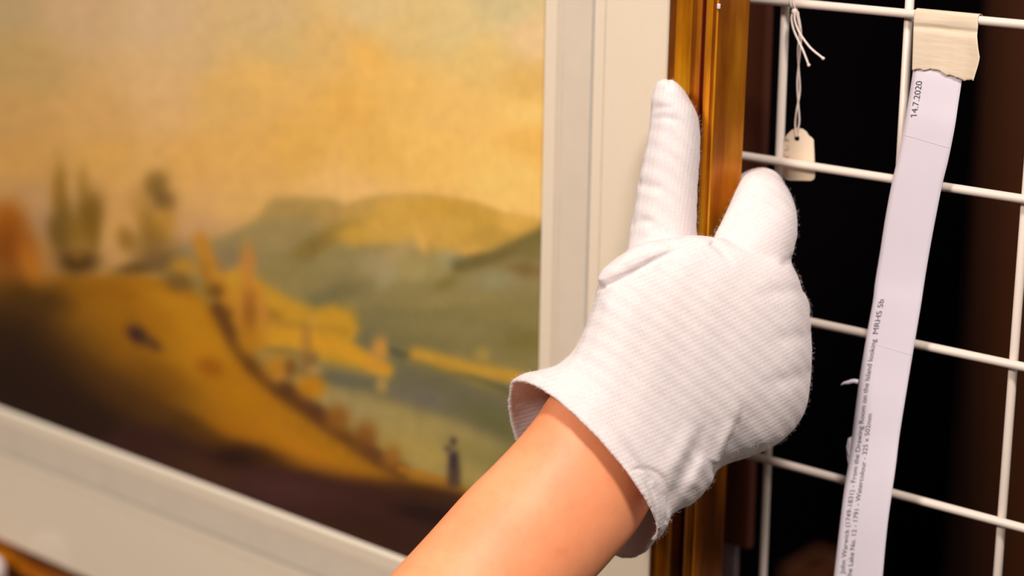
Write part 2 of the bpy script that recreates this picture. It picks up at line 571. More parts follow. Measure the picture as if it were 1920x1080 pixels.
def poly(pts, c, soft=10, a=1.0):
    P = np.array(pts, float)
    n = len(P)
    inside = np.zeros(GX.shape, bool)
    dist = np.full(GX.shape, 1e9)
    for i in range(n):
        x1, y1 = P[i]; x2, y2 = P[(i + 1) % n]
        cr = ((y1 > GY) != (y2 > GY)) & (GX < (x2 - x1) * (GY - y1) / (y2 - y1 + 1e-9) + x1)
        inside ^= cr
        L = (x2 - x1) ** 2 + (y2 - y1) ** 2 + 1e-9
        t = np.clip(((GX - x1) * (x2 - x1) + (GY - y1) * (y2 - y1)) / L, 0, 1)
        dist = np.minimum(dist, np.hypot(GX - x1 - t * (x2 - x1), GY - y1 - t * (y2 - y1)))
    sd = np.where(inside, dist, -dist)
    lay(a / (1 + np.exp(-np.clip(sd / (soft * 0.4), -30, 30))), c)

def blob(x, y, rx, ry, c, ang=0, a=1.0, p=1.4):
    ca, sa = math.cos(math.radians(ang)), math.sin(math.radians(ang))
    u = ((GX - x) * ca + (GY - y) * sa) / rx
    v = (-(GX - x) * sa + (GY - y) * ca) / ry
    lay(a * np.exp(-((u * u + v * v) ** p) * 0.8), c)

def stroke(pts, wd, c, a=1.0):
    P = np.array(pts, float)
    dist = np.full(GX.shape, 1e9)
    for (x1, y1), (x2, y2) in zip(P[:-1], P[1:]):
        L = (x2 - x1) ** 2 + (y2 - y1) ** 2 + 1e-9
        t = np.clip(((GX - x1) * (x2 - x1) + (GY - y1) * (y2 - y1)) / L, 0, 1)
        dist = np.minimum(dist, np.hypot(GX - x1 - t * (x2 - x1), GY - y1 - t * (y2 - y1)))
    lay(a * np.exp(-(dist / wd) ** 2.4), c)

# mountains and the valley
poly([(300, 480), (400, 455), (450, 432), (480, 412), (500, 388), (512, 374), (560, 370), (620, 374), (650, 388), (680, 374), (720, 367), (800, 367), (880, 378), (940, 400), (1070, 436), (1070, 800), (300, 800)], (176, 140, 74), 9)
poly([(640, 402), (680, 376), (750, 367), (840, 370), (900, 385), (950, 402), (1070, 424), (1010, 440), (960, 465), (900, 478), (860, 486), (800, 470), (700, 462), (650, 440)], (210, 158, 66), 9)
blob(560, 395, 60, 24, (176, 136, 68), 0, .7); blob(640, 400, 35, 22, (192, 146, 72), 0, .6)
blob(680, 392, 25, 14, (184, 146, 74), -20, .6)
blob(880, 400, 60, 16, (198, 148, 52), 20, .6); blob(920, 440, 50, 25, (188, 142, 54), 0, .6); blob(970, 420, 35, 16, (226, 172, 76), 10, .7)
blob(820, 390, 40, 14, (208, 152, 52), 0, .6)
poly([(300, 480), (440, 436), (520, 415), (575, 415), (600, 440), (680, 458), (760, 462), (860, 480), (960, 466), (1070, 405), (1070, 720), (300, 720)], (150, 128, 76), 16)
blob(520, 440, 70, 30, (164, 134, 78), -15, .8)
blob(420, 490, 40, 28, (142, 114, 80), 0, .8); blob(350, 475, 26, 24, (160, 130, 88), 0, .8)
blob(610, 450, 62, 17, (142, 112, 46), -28, .9); blob(575, 470, 30, 18, (136, 108, 48), -40, .7)
blob(665, 442, 36, 18, (202, 152, 58), 5, .95); blob(790, 452, 9, 24, (226, 168, 76), -22, .9); blob(890, 472, 60, 9, (220, 164, 70), -5, .85)
blob(740, 482, 45, 20, (186, 152, 96), -30, .75); blob(700, 495, 30, 25, (168, 142, 96), 0, .7)
blob(850, 490, 26, 18, (164, 150, 108), 20, .85); blob(780, 505, 55, 24, (172, 148, 84), 0, .75); blob(725, 520, 25, 15, (168, 148, 106), -40, .7)
stroke([(860, 500), (930, 480), (990, 455), (1060, 415)], 16, (112, 94, 46), .9); blob(1000, 470, 34, 22, (122, 104, 52), 0, .8)
blob(985, 505, 34, 14, (126, 96, 50), 10, .8); blob(930, 530, 36, 20, (154, 140, 98), 0, .85)
blob(835, 532, 24, 12, (130, 112, 48), -25, .8); blob(640, 548, 46, 22, (120, 104, 62), -10, .8); blob(610, 572, 36, 20, (112, 104, 70), 10, .8)
blob(540, 515, 50, 26, (148, 124, 66), 10, .8)
poly([(620, 570), (1070, 540), (1070, 760), (650, 740)], (134, 116, 66), 30, .8)
blob(830, 565, 120, 12, (156, 132, 74), -4, .7); blob(950, 590, 70, 14, (142, 122, 66), 4, .6); blob(700, 600, 70, 30, (128, 112, 68), 0, .7)
blob(820, 610, 90, 12, (142, 122, 72), 8, .6); blob(690, 640, 40, 22, (112, 102, 72), 0, .8); blob(800, 645, 70, 14, (124, 110, 64), 8, .7); blob(985, 640, 40, 25, (122, 104, 48), 0, .7)
# lake
poly([(480, 640), (600, 690), (720, 700), (760, 668), (860, 700), (1070, 765), (1070, 1000), (880, 960), (760, 930), (540, 740)], (170, 142, 78), 12)
poly([(560, 690), (640, 690), (728, 705), (740, 664), (860, 698), (1070, 765), (1070, 880), (960, 840), (860, 790), (760, 752), (660, 735), (560, 700)], (110, 100, 68), 22)
blob(790, 745, 70, 22, (116, 104, 82), 15, .8); blob(950, 800, 80, 22, (106, 98, 54), 22, .9); blob(640, 712, 60, 10, (108, 100, 74), 8, .9)
blob(900, 855, 80, 26, (142, 124, 66), 20, .7); blob(960, 870, 40, 40, (128, 116, 62), 0, .7)
blob(660, 765, 70, 20, (168, 142, 88), 20, .8); blob(780, 850, 90, 30, (178, 146, 72), 22, .8); blob(840, 905, 50, 22, (164, 140, 72), 10, .7)
stroke([(735, 655), (800, 678), (870, 702), (960, 738), (1060, 772)], 11, (86, 84, 56), .85)
stroke([(740, 648), (800, 662), (850, 670)], 6, (136, 116, 72), .6)
stroke([(780, 664), (840, 680), (900, 694), (960, 706), (1060, 738)], 15, (200, 146, 48), .95)
blob(905, 668, 13, 16, (172, 138, 62), 0, .8); blob(840, 690, 30, 6, (180, 134, 40), 12, .7); blob(900, 722, 60, 8, (150, 122, 60), 20, .6)
# sunlit spit and its trees
poly([(400, 520), (450, 500), (490, 528), (540, 558), (590, 578), (625, 572), (650, 590), (668, 615), (660, 640), (690, 662), (728, 685), (726, 702), (640, 684), (560, 668), (480, 650), (420, 600)], (204, 146, 36), 11)
blob(645, 610, 24, 30, (206, 148, 34), 0, .9); blob(640, 622, 20, 10, (176, 124, 36), 10, .6)
blob(510, 590, 22, 12, (162, 112, 32), 20, .8); blob(555, 610, 60, 9, (176, 124, 38), 5, .6)
stroke([(500, 628), (560, 632), (640, 652), (722, 694)], 13, (218, 150, 34), .9)
stroke([(500, 655), (555, 662), (590, 672)], 8, (146, 118, 60), .85)
blob(575, 640, 11, 36, (176, 122, 50), 0, .8); blob(578, 678, 16, 18, (138, 96, 46), 0, .8); blob(585, 600, 10, 10, (196, 146, 50), 0, .7)
blob(712, 655, 15, 24, (208, 142, 58), 0, .95); blob(716, 722, 12, 15, (182, 142, 68), 0, .85); blob(708, 690, 20, 10, (206, 140, 44), 10, .8)
stroke([(376, 452), (398, 510), (450, 600)], 17, (196, 128, 36), .95)
blob(464, 498, 15, 40, (198, 128, 50), 0, .9); blob(470, 560, 22, 30, (196, 122, 40), 0, .8); blob(468, 598, 15, 46, (152, 90, 28), 0, .85); blob(495, 600, 10, 40, (196, 124, 52), 0, .6)
blob(402, 546, 17, 15, (112, 74, 22), 20, .95); blob(424, 586, 16, 13, (136, 92, 28), 30, .85); blob(385, 515, 10, 25, (168, 110, 26), -20, .7)
# near hillside
poly([(-80, 500), (60, 512), (160, 515), (260, 516), (330, 532), (390, 565), (440, 628), (480, 685), (540, 742), (620, 800), (700, 850), (760, 885), (880, 920), (1070, 990), (1070, 1200), (-80, 1200)], (176, 112, 14), 13)
blob(230, 545, 130, 24, (158, 96, 8), 0, .85); blob(330, 575, 75, 26, (194, 128, 20), 28, .9); blob(365, 640, 80, 60, (196, 128, 16), 30, .9); blob(240, 620, 80, 60, (160, 98, 8), 10, .7)
blob(450, 740, 80, 45, (188, 118, 10), 40, .9); blob(580, 850, 120, 22, (190, 118, 14), 32, .95); blob(430, 810, 90, 28, (178, 106, 8), 20, .8)
blob(640, 885, 100, 10, (176, 106, 18), 18, .7); blob(395, 690, 26, 16, (158, 88, 8), 20, .85); blob(300, 720, 70, 40, (140, 84, 8), 30, .8)
# bushes along the water
stroke([(408, 580), (440, 640), (470, 685), (520, 730), (570, 765), (640, 815), (710, 862), (752, 884)], 16, (100, 58, 18), .9)
blob(470, 640, 26, 26, (190, 122, 22), 40, .9); blob(520, 690, 28, 26, (190, 122, 28), 20, .9); blob(525, 708, 12, 10, (206, 140, 52), 0, .8); blob(545, 690, 12, 18, (120, 76, 26), 0, .8)
blob(548, 735, 30, 14, (88, 50, 22), 40, .9); blob(583, 725, 26, 24, (198, 122, 14), 10, .95); blob(590, 695, 14, 10, (190, 142, 78), 0, .7)
blob(600, 775, 36, 14, (94, 52, 24), 38, .9); blob(632, 785, 24, 26, (146, 88, 24), 10, .95); blob(684, 822, 24, 30, (138, 82, 24), 10, .95); blob(700, 850, 40, 12, (108, 62, 26), 32, .9); blob(735, 856, 18, 22, (156, 98, 32), 10, .9)
stroke([(752, 880), (800, 893), (858, 908)], 8, (184, 118, 30), .9)
# shaded foreground
poly([(-80, 535), (30, 535), (95, 560), (130, 620), (190, 690), (270, 750), (330, 800), (330, 1200), (-80, 1200)], (58, 32, 8), 75)
poly([(-80, 620), (40, 640), (130, 700), (240, 770), (300, 900), (-80, 1000)], (40, 20, 10), 70, .9)
poly([(240, 790), (330, 800), (420, 842), (520, 868), (640, 892), (760, 905), (860, 922), (960, 968), (1070, 1010), (1070, 1200), (150, 1200), (150, 860)], (60, 30, 20), 17)
blob(70, 560, 60, 26, (74, 46, 6), 10, .7); blob(230, 740, 90, 30, (84, 48, 10), 35, .6); blob(360, 800, 70, 20, (74, 42, 8), 28, .7)
blob(560, 925, 150, 30, (80, 42, 36), 14, .85); blob(470, 850, 70, 20, (54, 26, 8), 15, .8); blob(430, 860, 40, 18, (44, 20, 8), 0, .8); blob(380, 880, 70, 25, (76, 44, 16), 20, .6)
blob(800, 965, 60, 16, (38, 18, 12), 10, .85); blob(690, 990, 110, 40, (58, 28, 14), 20, .7); blob(820, 930, 70, 14, (62, 34, 12), 14, .6)
# boulder, figure
blob(258, 628, 22, 15, (62, 36, 32), 38, .95); blob(286, 645, 20, 10, (92, 54, 30), 35, .85)
poly([(842, 850), (858, 848), (863, 880), (862, 912), (841, 912), (840, 880)], (76, 56, 46), 7)
blob(850, 828, 7, 9, (92, 70, 50)); blob(839, 841, 6, 5, (90, 74, 60)); blob(850, 862, 7, 18, (58, 44, 52), 0, .8); blob(850, 900, 9, 16, (92, 64, 40), 0, .6)
# the trees on the crest
blob(85, 412, 36, 30, (186, 140, 92), 0, .6)
blob(112, 365, 15, 55, (152, 106, 32), 0, .9); blob(155, 348, 12, 34, (178, 128, 52), 0, .85); blob(168, 400, 26, 42, (124, 86, 24), 8, .95); blob(110, 428, 22, 30, (118, 84, 38), 0, .9)
blob(140, 435, 34, 34, (138, 96, 22), 0, .8); blob(120, 400, 14, 30, (126, 88, 30), 0, .7); blob(110, 460, 18, 30, (110, 76, 24), 0, .7); blob(175, 440, 14, 40, (128, 88, 20), 0, .7)
blob(146, 492, 40, 22, (80, 50, 12), 0, .95); blob(146, 476, 12, 14, (150, 100, 22), 0, .7)
blob(292, 345, 22, 26, (140, 100, 40), 40, .9); blob(305, 375, 26, 22, (120, 86, 36), 30, .85); blob(262, 380, 20, 24, (190, 134, 60), 0, .6)
blob(236, 448, 16, 24, (158, 108, 36), -20, .85); blob(282, 430, 22, 40, (152, 106, 32), -15, .85); blob(310, 420, 20, 30, (180, 124, 36), 0, .7); blob(288, 465, 44, 30, (142, 102, 42), 0, .85)
blob(262, 502, 46, 13, (104, 72, 22), -8, .9); blob(300, 492, 40, 20, (120, 88, 46), 0, .85)
blob(15, 420, 34, 42, (168, 88, 10), 0, .95); blob(18, 470, 50, 46, (136, 68, 8), 0, .95); blob(58, 490, 22, 44, (186, 106, 22), -20, .9); blob(90, 490, 20, 34, (182, 124, 60), 0, .6)
blob(345, 502, 26, 18, (190, 130, 36), 0, .9); blob(335, 530, 24, 18, (122, 84, 34), 10, .9)
# gentle watery mottling
sm = rng.normal(size=(len(gy) // 6 + 3, len(gx) // 6 + 3))
yy = np.arange(len(gy)) / 6; xx = np.arange(len(gx)) / 6
iy = yy.astype(int); ix = xx.astype(int)
wy = (yy - iy)[:, None]; wx = (xx - ix)[None, :]
mot = sm[iy][:, ix] * (1 - wy) * (1 - wx) + sm[iy + 1][:, ix] * wy * (1 - wx) + sm[iy][:, ix + 1] * (1 - wy) * wx + sm[iy + 1][:, ix + 1] * wy * wx
IMG = np.clip(IMG * (1 + 0.012 * mot[..., None]), 2, 254)

PIGMENT = (1.09, 1.19, 1.36)
def painting():
    nx, nz = 400, 270
    xs = np.linspace(PX0 - .003, PX1 + .003, nx)
    zs = np.linspace(PZ0 - .003, PZ1 + .003, nz)
    XX, ZZ = np.meshgrid(xs, zs)
    Y = YM + .0024
    c, s = math.cos(TILT), math.sin(TILT)
    Wd = np.stack([XX * c - ZZ * s, np.full(XX.shape, Y), XX * s + ZZ * c], -1).reshape(-1, 3)
    pp = project(Wd)
    u = np.clip((pp[:, 0] - gx[0]) / STEP, 0, len(gx) - 1.001)
    v = np.clip((pp[:, 1] - gy[0]) / STEP, 0, len(gy) - 1.001)
    iu, iv = u.astype(int), v.astype(int)
    fu, fv = (u - iu)[:, None], (v - iv)[:, None]
    cc = IMG[iv, iu] * (1 - fu) * (1 - fv) + IMG[iv, iu + 1] * fu * (1 - fv) + IMG[iv + 1, iu] * (1 - fu) * fv + IMG[iv + 1, iu + 1] * fu * fv
    lin = np.clip(s2l(cc) * np.array(PIGMENT), 0, .95)
    verts = np.stack([XX, np.full(XX.shape, Y), ZZ], -1).reshape(-1, 3)
    i, j = np.meshgrid(np.arange(nx - 1), np.arange(nz - 1))
    q = (j * nx + i).ravel()
    faces = np.stack([q, q + 1, q + 1 + nx, q + nx], 1)
    m = D.meshes.new('watercolour')
    m.vertices.add(len(verts)); m.vertices.foreach_set('co', verts.ravel())
    m.loops.add(faces.size); m.loops.foreach_set('vertex_index', faces.ravel())
    m.polygons.add(len(faces)); m.polygons.foreach_set('loop_start', np.arange(0, faces.size, 4)); m.polygons.foreach_set('loop_total', np.full(len(faces), 4))
    m.update()
    a = m.color_attributes.new('paint', 'FLOAT_COLOR', 'POINT')
    a.data.foreach_set('color', np.hstack([lin, np.ones((len(lin), 1))]).astype(np.float32).ravel())
    return m
obj('watercolour', painting(), MAT_PAINT, picture)

# ------------------------------------------------------------------ paper strip, tape, tag
STRIP_L = [(1714, 112), (1712, 132), (1704, 185), (1697, 225), (1684, 292), (1672, 345), (1660, 410), (1650, 475), (1641, 530), (1637, 565), (1626, 625), (1615, 690), (1607, 745), (1598, 815), (1591, 870), (1583, 920), (1575, 985), (1564, 1080), (1549, 1200)]
STRIP_R = [(1807, 128), (1804, 148), (1796, 200), (1790, 240), (1778, 300), (1767, 345), (1754, 410), (1742, 475), (1733, 530), (1727, 570), (1717, 630), (1706, 695), (1697, 750), (1686, 820), (1680, 870), (1673, 920), (1664, 985), (1655, 1080), (1646, 1200)]
Ls = smooth_path(STRIP_L, 6); Rs = smooth_path(STRIP_R, 6)
def strip_pt(v, u, lift=0.0):          # v: row index along the strip, u: 0 left .. 1 right
    i = int(min(max(v, 0), len(Ls) - 1.001)); fr = v - i
    l = Ls[i] * (1 - fr) + Ls[i + 1] * fr
    r = Rs[i] * (1 - fr) + Rs[i + 1] * fr
    q = l + (r - l) * u
    t = v / (len(Ls) - 1)
    Y = -.0030 - .0035 * math.sin(min(t * 4, 1) * math.pi / 2) - .022 * t * t - .0012 * math.sin(9 * t) + .0022 * (u - .5) ** 2
    return at_y(q[0], q[1], Y - lift)
NU = 10
sv = []
for k in range(len(Ls)):
    for j in range(NU + 1):
        sv.append(strip_pt(k, j / NU))
sf = [(k * (NU + 1) + j, k * (NU + 1) + j + 1, (k + 1) * (NU + 1) + j + 1, (k + 1) * (NU + 1) + j) for k in range(len(Ls) - 1) for j in range(NU)]
strip = obj('paper_strip', pydata(sv, sf), MAT_PAPER, None, True)
so = strip.modifiers.new('thickness', 'SOLIDIFY'); so.thickness = 0.00012; so.offset = 0
tag(strip, 'long narrow white paper strip with printed caption lines, hanging off plumb from masking tape', 'paper')

v_of_y = lambda y, u: np.interp(y, Ls[:, 1] * (1 - u) + Rs[:, 1] * u, np.arange(len(Ls)))
def printed(text, y_start, y_end, u_base, u_cap, name='printed_words'):
    cu = D.curves.new('t', 'FONT')
    cu.body = text
    to = D.objects.new('t', cu)
    COL.objects.link(to)
    dg = bpy.context.evaluated_depsgraph_get()
    m = D.meshes.new_from_object(to.evaluated_get(dg))
    D.objects.remove(to)
    if text.startswith('1'):           # the typeface's figure one has a flag
        bmf = bmesh.new(); bmf.from_mesh(m)
        xa = min(v.co.x for v in bmf.verts)
        q = [bmf.verts.new((xa + a, b, 0)) for a, b in ((.01, .70), (-.17, .56), (-.17, .48), (.01, .59))]
        bmf.faces.new(q); bmf.to_mesh(m); bmf.free()
    co = np.array([v.co[:] for v in m.vertices])
    x0, x1 = co[:, 0].min(), co[:, 0].max()
    cap = 0.7
    out = []
    for c in co:
        y = y_start + (c[0] - x0) / (x1 - x0) * (y_end - y_start)
        u = u_base - c[1] / cap * u_cap
        out.append(strip_pt(v_of_y(y, u), u, .00022))
    m.vertices.foreach_set('co', np.array(out).ravel())
    m.materials.clear()
    m.update()
    return obj(name, m, MAT_INK, strip)
printed('14.7.2020', 220, 152, .215, .125)
printed('MRHS 5b', 626, 561, .22, .115)
printed('John Warwick (1749-1831) - From the Drawing Room on the Island looking', 1076, 636, .205, .10)
printed('the Lake No. 12 - 1791 - Watercolour - 325 x 502mm', 1084, 776, .36, .10)
for y in (252, 640):                   # faint folds across the strip
    pts = [strip_pt(v_of_y(y + 26 * u, u), u, .00012) for u in np.linspace(0.02, .98, 8)]
    obj('fold_line', tube_mesh(pts, .00009, 5), MAT_FOLD, strip)
a0 = strip_pt(v_of_y(717, 0), 0.01)
sl = [at_y(1609, 716, a0[1]), at_y(1600, 714.5, a0[1] - .001), at_y(1590, 717, a0[1] - .002), at_y(1582, 718.5, a0[1] - .0025), at_y(1577, 722, a0[1] - .003)]
obj('torn_sliver', tube_mesh(smooth_path(sl, 4), list(np.interp(np.arange(17), [0, 8, 16], [.0011, .0009, .0002])), 8), MAT_PAPER, strip, True)
nv = [strip_pt(v_of_y(y, 0), 0.004) for y in (818, 826, 840, 858, 872)]
nb = [at_y(x, y, nv[0][1]) for x, y in ((1590, 822), (1587, 838), (1588, 856))]
obj('torn_edge', pydata([nv[0], nb[0], nb[1], nb[2], nv[4], nv[3], nv[2], nv[1]], [(0, 1, 7), (1, 2, 6, 7), (2, 3, 5, 6), (3, 4, 5)]), MAT_PAPER, strip)

# masking tape folded over the top wire
TT = [(1713, 22), (1742, 25), (1772, 28), (1802, 30), (1832, 33)]
TB = [(1710, 131), (1722, 130), (1733, 132), (1744, 130), (1755, 131), (1763, 136), (1773, 141), (1782, 142), (1792, 145), (1800, 149), (1806, 151), (1815, 150), (1825, 151)]
TBs = np.array(TB, float)
TRs = [(1834, 46), (1832, 68), (1834, 90), (1837, 108), (1834, 122), (1829, 138), (1825, 151)]
rows = 30; cols = 48
tv = []
NB = 6
for i in range(-NB, rows + 1):
    for j in range(cols + 1):
        u = j / cols
        if i < 0:                      # over the wire and down behind it
            th = (-i) / NB
            p = at_y(1713 + u * 119, 38 + u * 9.5, -.0025)
            ang = th * math.pi
            wz = 0.0
            tv.append(np.array([p[0], -.0028 * math.cos(ang) + (.0006 * th), wz + .0028 * math.sin(ang) + (-.0 * th)]))
        else:
            t = i / rows
            yb = np.interp(u, np.linspace(0, 1, len(TB)), TBs[:, 1] if False else np.interp(1710 + u * 115, TBs[:, 0], TBs[:, 1]) * np.ones(len(TB)))
            yb = yb + (.7 * math.sin(37 * u + 1) + .5 * math.sin(83 * u)) 
            xl_ = 1713 - 3 * t
            ytop = 38 + u * 9.5
            y = ytop + (yb - ytop) * t
            xr_ = np.interp(y, [q[1] for q in TRs], [q[0] for q in TRs])
            x = xl_ + (xr_ - xl_) * u
            Y = -.0024 - .0031 * t ** 0.9 - .0004 * math.sin(7 * u + 3 * t) + .0011 * math.exp(-((t - .13) / .06) ** 2)
            if u > .78:
                Y -= .003 * ((u - .78) / .22) ** 2 * t
            tv.append(at_y(x, y, Y))
nr = rows + NB + 1
tf = [(k * (cols + 1) + j, k * (cols + 1) + j + 1, (k + 1) * (cols + 1) + j + 1, (k + 1) * (cols + 1) + j) for k in range(nr - 1) for j in range(cols)]
# the first rows run from the back up to the top: put them in order
order = [NB - 1 - k for k in range(NB)]
base = [tv[k * (cols + 1):(k + 1) * (cols + 1)] for k in range(nr)]
tape = obj('masking_tape', pydata([v for r in base for v in r], tf), MAT_TAPE, None, True)
so = tape.modifiers.new('thickness', 'SOLIDIFY'); so.thickness = 0.00014; so.offset = 0
tag(tape, 'torn piece of cream crepe masking tape holding the paper strip to the top wire', 'tape')

# string tag
hole = at_y(1494, 260, .0034)
stag = empty('string_tag', at_y(1496, 338, .0034), 'small cream card tag with a punched hole, hung on white string from the top wire', 'tag')
YT = .0034
outl = [(1470, 262), (1476, 252), (1484, 244), (1494, 240), (1504, 242), (1511, 247), (1516, 255), (1521, 258), (1525, 263), (1526, 285), (1527, 310), (1527.5, 330), (1526, 336), (1520, 339), (1480, 338), (1473, 336), (1469, 331), (1468.5, 300)]
bm = bmesh.new()
ov = [bm.verts.new(at_y(x, y, YT)) for x, y in outl]
hv = [bm.verts.new(at_y(1494 + 5.2 * math.cos(t), 259.5 + 5.4 * math.sin(t), YT)) for t in np.linspace(0, 2 * math.pi, 13)[:-1]]
ed = [bm.edges.new((ov[i], ov[(i + 1) % len(ov)])) for i in range(len(ov))] + [bm.edges.new((hv[i], hv[(i + 1) % 12])) for i in range(12)]
bmesh.ops.triangle_fill(bm, edges=ed, use_beauty=True)
bmesh.ops.recalc_face_normals(bm, faces=bm.faces[:])
g = bmesh.ops.extrude_face_region(bm, geom=bm.faces[:])
bmesh.ops.translate(bm, verts=[v for v in g['geom'] if isinstance(v, bmesh.types.BMVert)], vec=(0, .0005, 0))
bmesh.ops.recalc_face_normals(bm, faces=bm.faces[:])
mt = D.meshes.new('card'); bm.to_mesh(mt); bm.free()
obj('card', local(stag, mt), MAT_TAG, stag)
def strand(pts, r=.00042, name='string'):
    P = [at_y(x, y, Y) for x, y, Y in pts]
    return obj(name, local(stag, tube_mesh(smooth_path(P, 6), r, 7)), MAT_STRING, stag, True)
strand([(1494, 256, .0042), (1496, 244, .0026), (1499, 225, .002), (1497, 195, .001), (1495, 150, 0), (1500, 100, -.001), (1502, 60, -.002), (1496, 22, -.003)])
strand([(1493, 257, .0026), (1491, 232, .0022), (1494, 205, .0008), (1500, 170, .0006), (1498, 130, -.0006), (1496, 95, -.001), (1499, 55, -.0022), (1493, 22, -.003)])
strand([(1488, 20, -.0035), (1484, 34, -.004), (1488, 55, -.0045), (1497, 76, -.005), (1506, 95, -.0055), (1516, 121, -.006)], .0005, 'loose_end')
strand([(1491, 20, -.0035), (1490, 36, -.0045), (1497, 57, -.005), (1508, 75, -.006), (1522, 92, -.007), (1543, 109, -.008)], .0005, 'loose_end')
for x, y, Y in ((1516.5, 122, -.006), (1543.5, 109.5, -.008)):
    bm = bmesh.new(); bmesh.ops.create_icosphere(bm, subdivisions=2, radius=.0008)
    mm = D.meshes.new('k'); bm.to_mesh(mm); bm.free()
    mm.transform(Matrix.Translation(at_y(x, y, Y)))
    obj('knotted_tip', local(stag, mm), MAT_STRING, stag, True)
for k in range(2):                     # the loop round the wire and its knot
    px_ = 1488 + 5 * k
    cpt = at_y(px_, 8, 0)
    pts = [(cpt[0] + .0004 * math.sin(2 * a), .0027 * math.cos(a), .0027 * math.sin(a)) for a in np.linspace(0, 2 * math.pi, 17)]
    obj('loop', local(stag, tube_mesh(pts, .0005, 7)), MAT_STRING, stag, True)
bm = bmesh.new(); bmesh.ops.create_icosphere(bm, subdivisions=2, radius=.0016)
mm = D.meshes.new('knot'); bm.to_mesh(mm); bm.free()
mm.transform(Matrix.Translation(at_y(1490, 22, -.003)))
obj('knot', local(stag, mm), MAT_STRING, stag, True)
def mark(pts):
    P = [at_y(x, y, YT - .0001) for x, y in pts]
    obj('pencil_mark', local(stag, tube_mesh(P, .00022, 5)), MAT_PENCIL, stag)
mark([(1470, 262), (1476, 258), (1478, 266)]); mark([(1470, 263), (1480, 262)])
mark([(1476, 272), (1479, 276)]); mark([(1472, 281), (1479, 280)]); mark([(1471, 288), (1473, 294), (1480, 293)]); mark([(1474, 314), (1475, 332)])

# ------------------------------------------------------------------ the gloved hand
VIEW = RC[2]
def ring(Lp, Rp, dL, dR, h, off=(0, 0), n=48, e=2.2, shrink=0.0, foff=(0, 0)):
    L, Rr = at(Lp[0], Lp[1], dL), at(Rp[0], Rp[1], dR)
    mid = (L + Rr) / 2
    half = (Rr - L) / 2
    d = (dL + dR) / 2
    nearv = -VIEW * h + (RC[0] * off[0] + RC[1] * off[1]) * d / FPX
    farv = VIEW * h + (RC[0] * foff[0] + RC[1] * foff[1]) * d / FPX
    if shrink:
        half = half * (1 - shrink / np.linalg.norm(half))
        nearv = nearv * (1 - shrink / np.linalg.norm(nearv))
        farv = farv * (1 - shrink / np.linalg.norm(farv))
    out = []
    for k in range(n):
        th = 2 * math.pi * k / n
        c, s = math.cos(th), math.sin(th)
        c = math.copysign(abs(c) ** (2 / e), c); s = math.copysign(abs(s) ** (2 / e), s)
        out.append(mid + half * c + (nearv * s if s > 0 else -farv * s))
    return np.array(out)

def loft(rings):
    n = len(rings[0])
    V = np.vstack(rings)
    k = len(rings)
    F = []
    for i in range(k - 1):
        for j in range(n):
            F.append((i * n + j, i * n + (j + 1) % n, (i + 1) * n + (j + 1) % n, (i + 1) * n + j))
    V = np.vstack([V, rings[0].mean(0), rings[-1].mean(0)])
    a, b = len(V) - 2, len(V) - 1
    for j in range(n):
        F.append((a, (j + 1) % n, j))
        F.append((b, (k - 1) * n + j, (k - 1) * n + (j + 1) % n))
    return V, F

def resample(secs, m=4):               # smooth the section list: rows of numbers
    return smooth_path(np.array(secs, float), m)

def merge(parts):
    V, F, o = [], [], 0
    for v, f in parts:
        V.append(v); F += [tuple(i + o for i in q) for q in f]; o += len(v)
    return np.vstack(V), F

def remeshed(V, F, voxel, iters=6):
    m = fix_normals(pydata(V, F))
    o = D.objects.new('tmp', m)
    COL.objects.link(o)
    r = o.modifiers.new('r', 'REMESH'); r.mode = 'VOXEL'; r.voxel_size = voxel; r.use_smooth_shade = True
    s = o.modifiers.new('s', 'SMOOTH'); s.factor = 0.5; s.iterations = iters
    dg = bpy.context.evaluated_depsgraph_get()
    out = D.meshes.new_from_object(o.evaluated_get(dg))
    D.objects.remove(o)
    return out

# rows: Lx, Ly, Rx, Ry, dL, dR, h, offx, offy
PALM = [(956, 716, 1221, 1019, .866, .864, .034, 46, -36, -35, 112),
        (975, 703, 1236, 1004, .865, .865, .033, 38, -30, -27, 88),
        (1010, 694, 1249, 984, .864, .866, .031, 26, -20, -15, 52),
        (1045, 683, 1257, 968, .863, .868, .029, 12, -10, -6, 20),
        (1076, 656, 1268, 957, .862, .870, .027, 0, 0, 0, 0),
        (1098, 612, 1302, 941, .861, .873, .026, 0, 0, 0, 0),
        (1113, 565, 1332, 908, .860, .876, .025, 0, 0, 0, 0),
        (1120, 534, 1352, 876, .859, .879, .024, 0, 0, 0, 0),
        (1146, 497, 1402, 858, .858, .880, .023, 0, 0, 0, 0),
        (1190, 463, 1450, 837, .858, .881, .022, 0, 0, 0, 0),
        (1248, 447, 1485, 808, .859, .882, .021, 0, 0, 0, 0),
        (1300, 441, 1507, 775, .861, .882, .020, 0, 0, 0, 0),
        (1335, 444, 1516, 738, .863, .882, .019, 0, 0, 0, 0),
        (1365, 449, 1521, 680, .866, .881, .018, 0, 0, 0, 0),
        (1395, 455, 1520, 620, .868, .880, .016, 0, 0, 0, 0),
        (1425, 462, 1512, 568, .870, .879, .014, 0, 0, 0, 0),
        (1450, 472, 1500, 532, .872, .878, .011, 0, 0, 0, 0),
        (1470, 484, 1488, 505, .874, .877, .006, 0, 0, 0, 0)]
ps = resample(PALM, 4)
outer = [ring(r[:2], r[2:4], r[4], r[5], r[6], r[7:9], foff=r[9:11]) for r in ps]
inner = [ring(r[:2], r[2:4], r[4], r[5], r[6], r[7:9], shrink=.0021, foff=r[9:11]) for r in ps[:26]]
seq = list(reversed(inner)) + outer
palm = loft(seq)
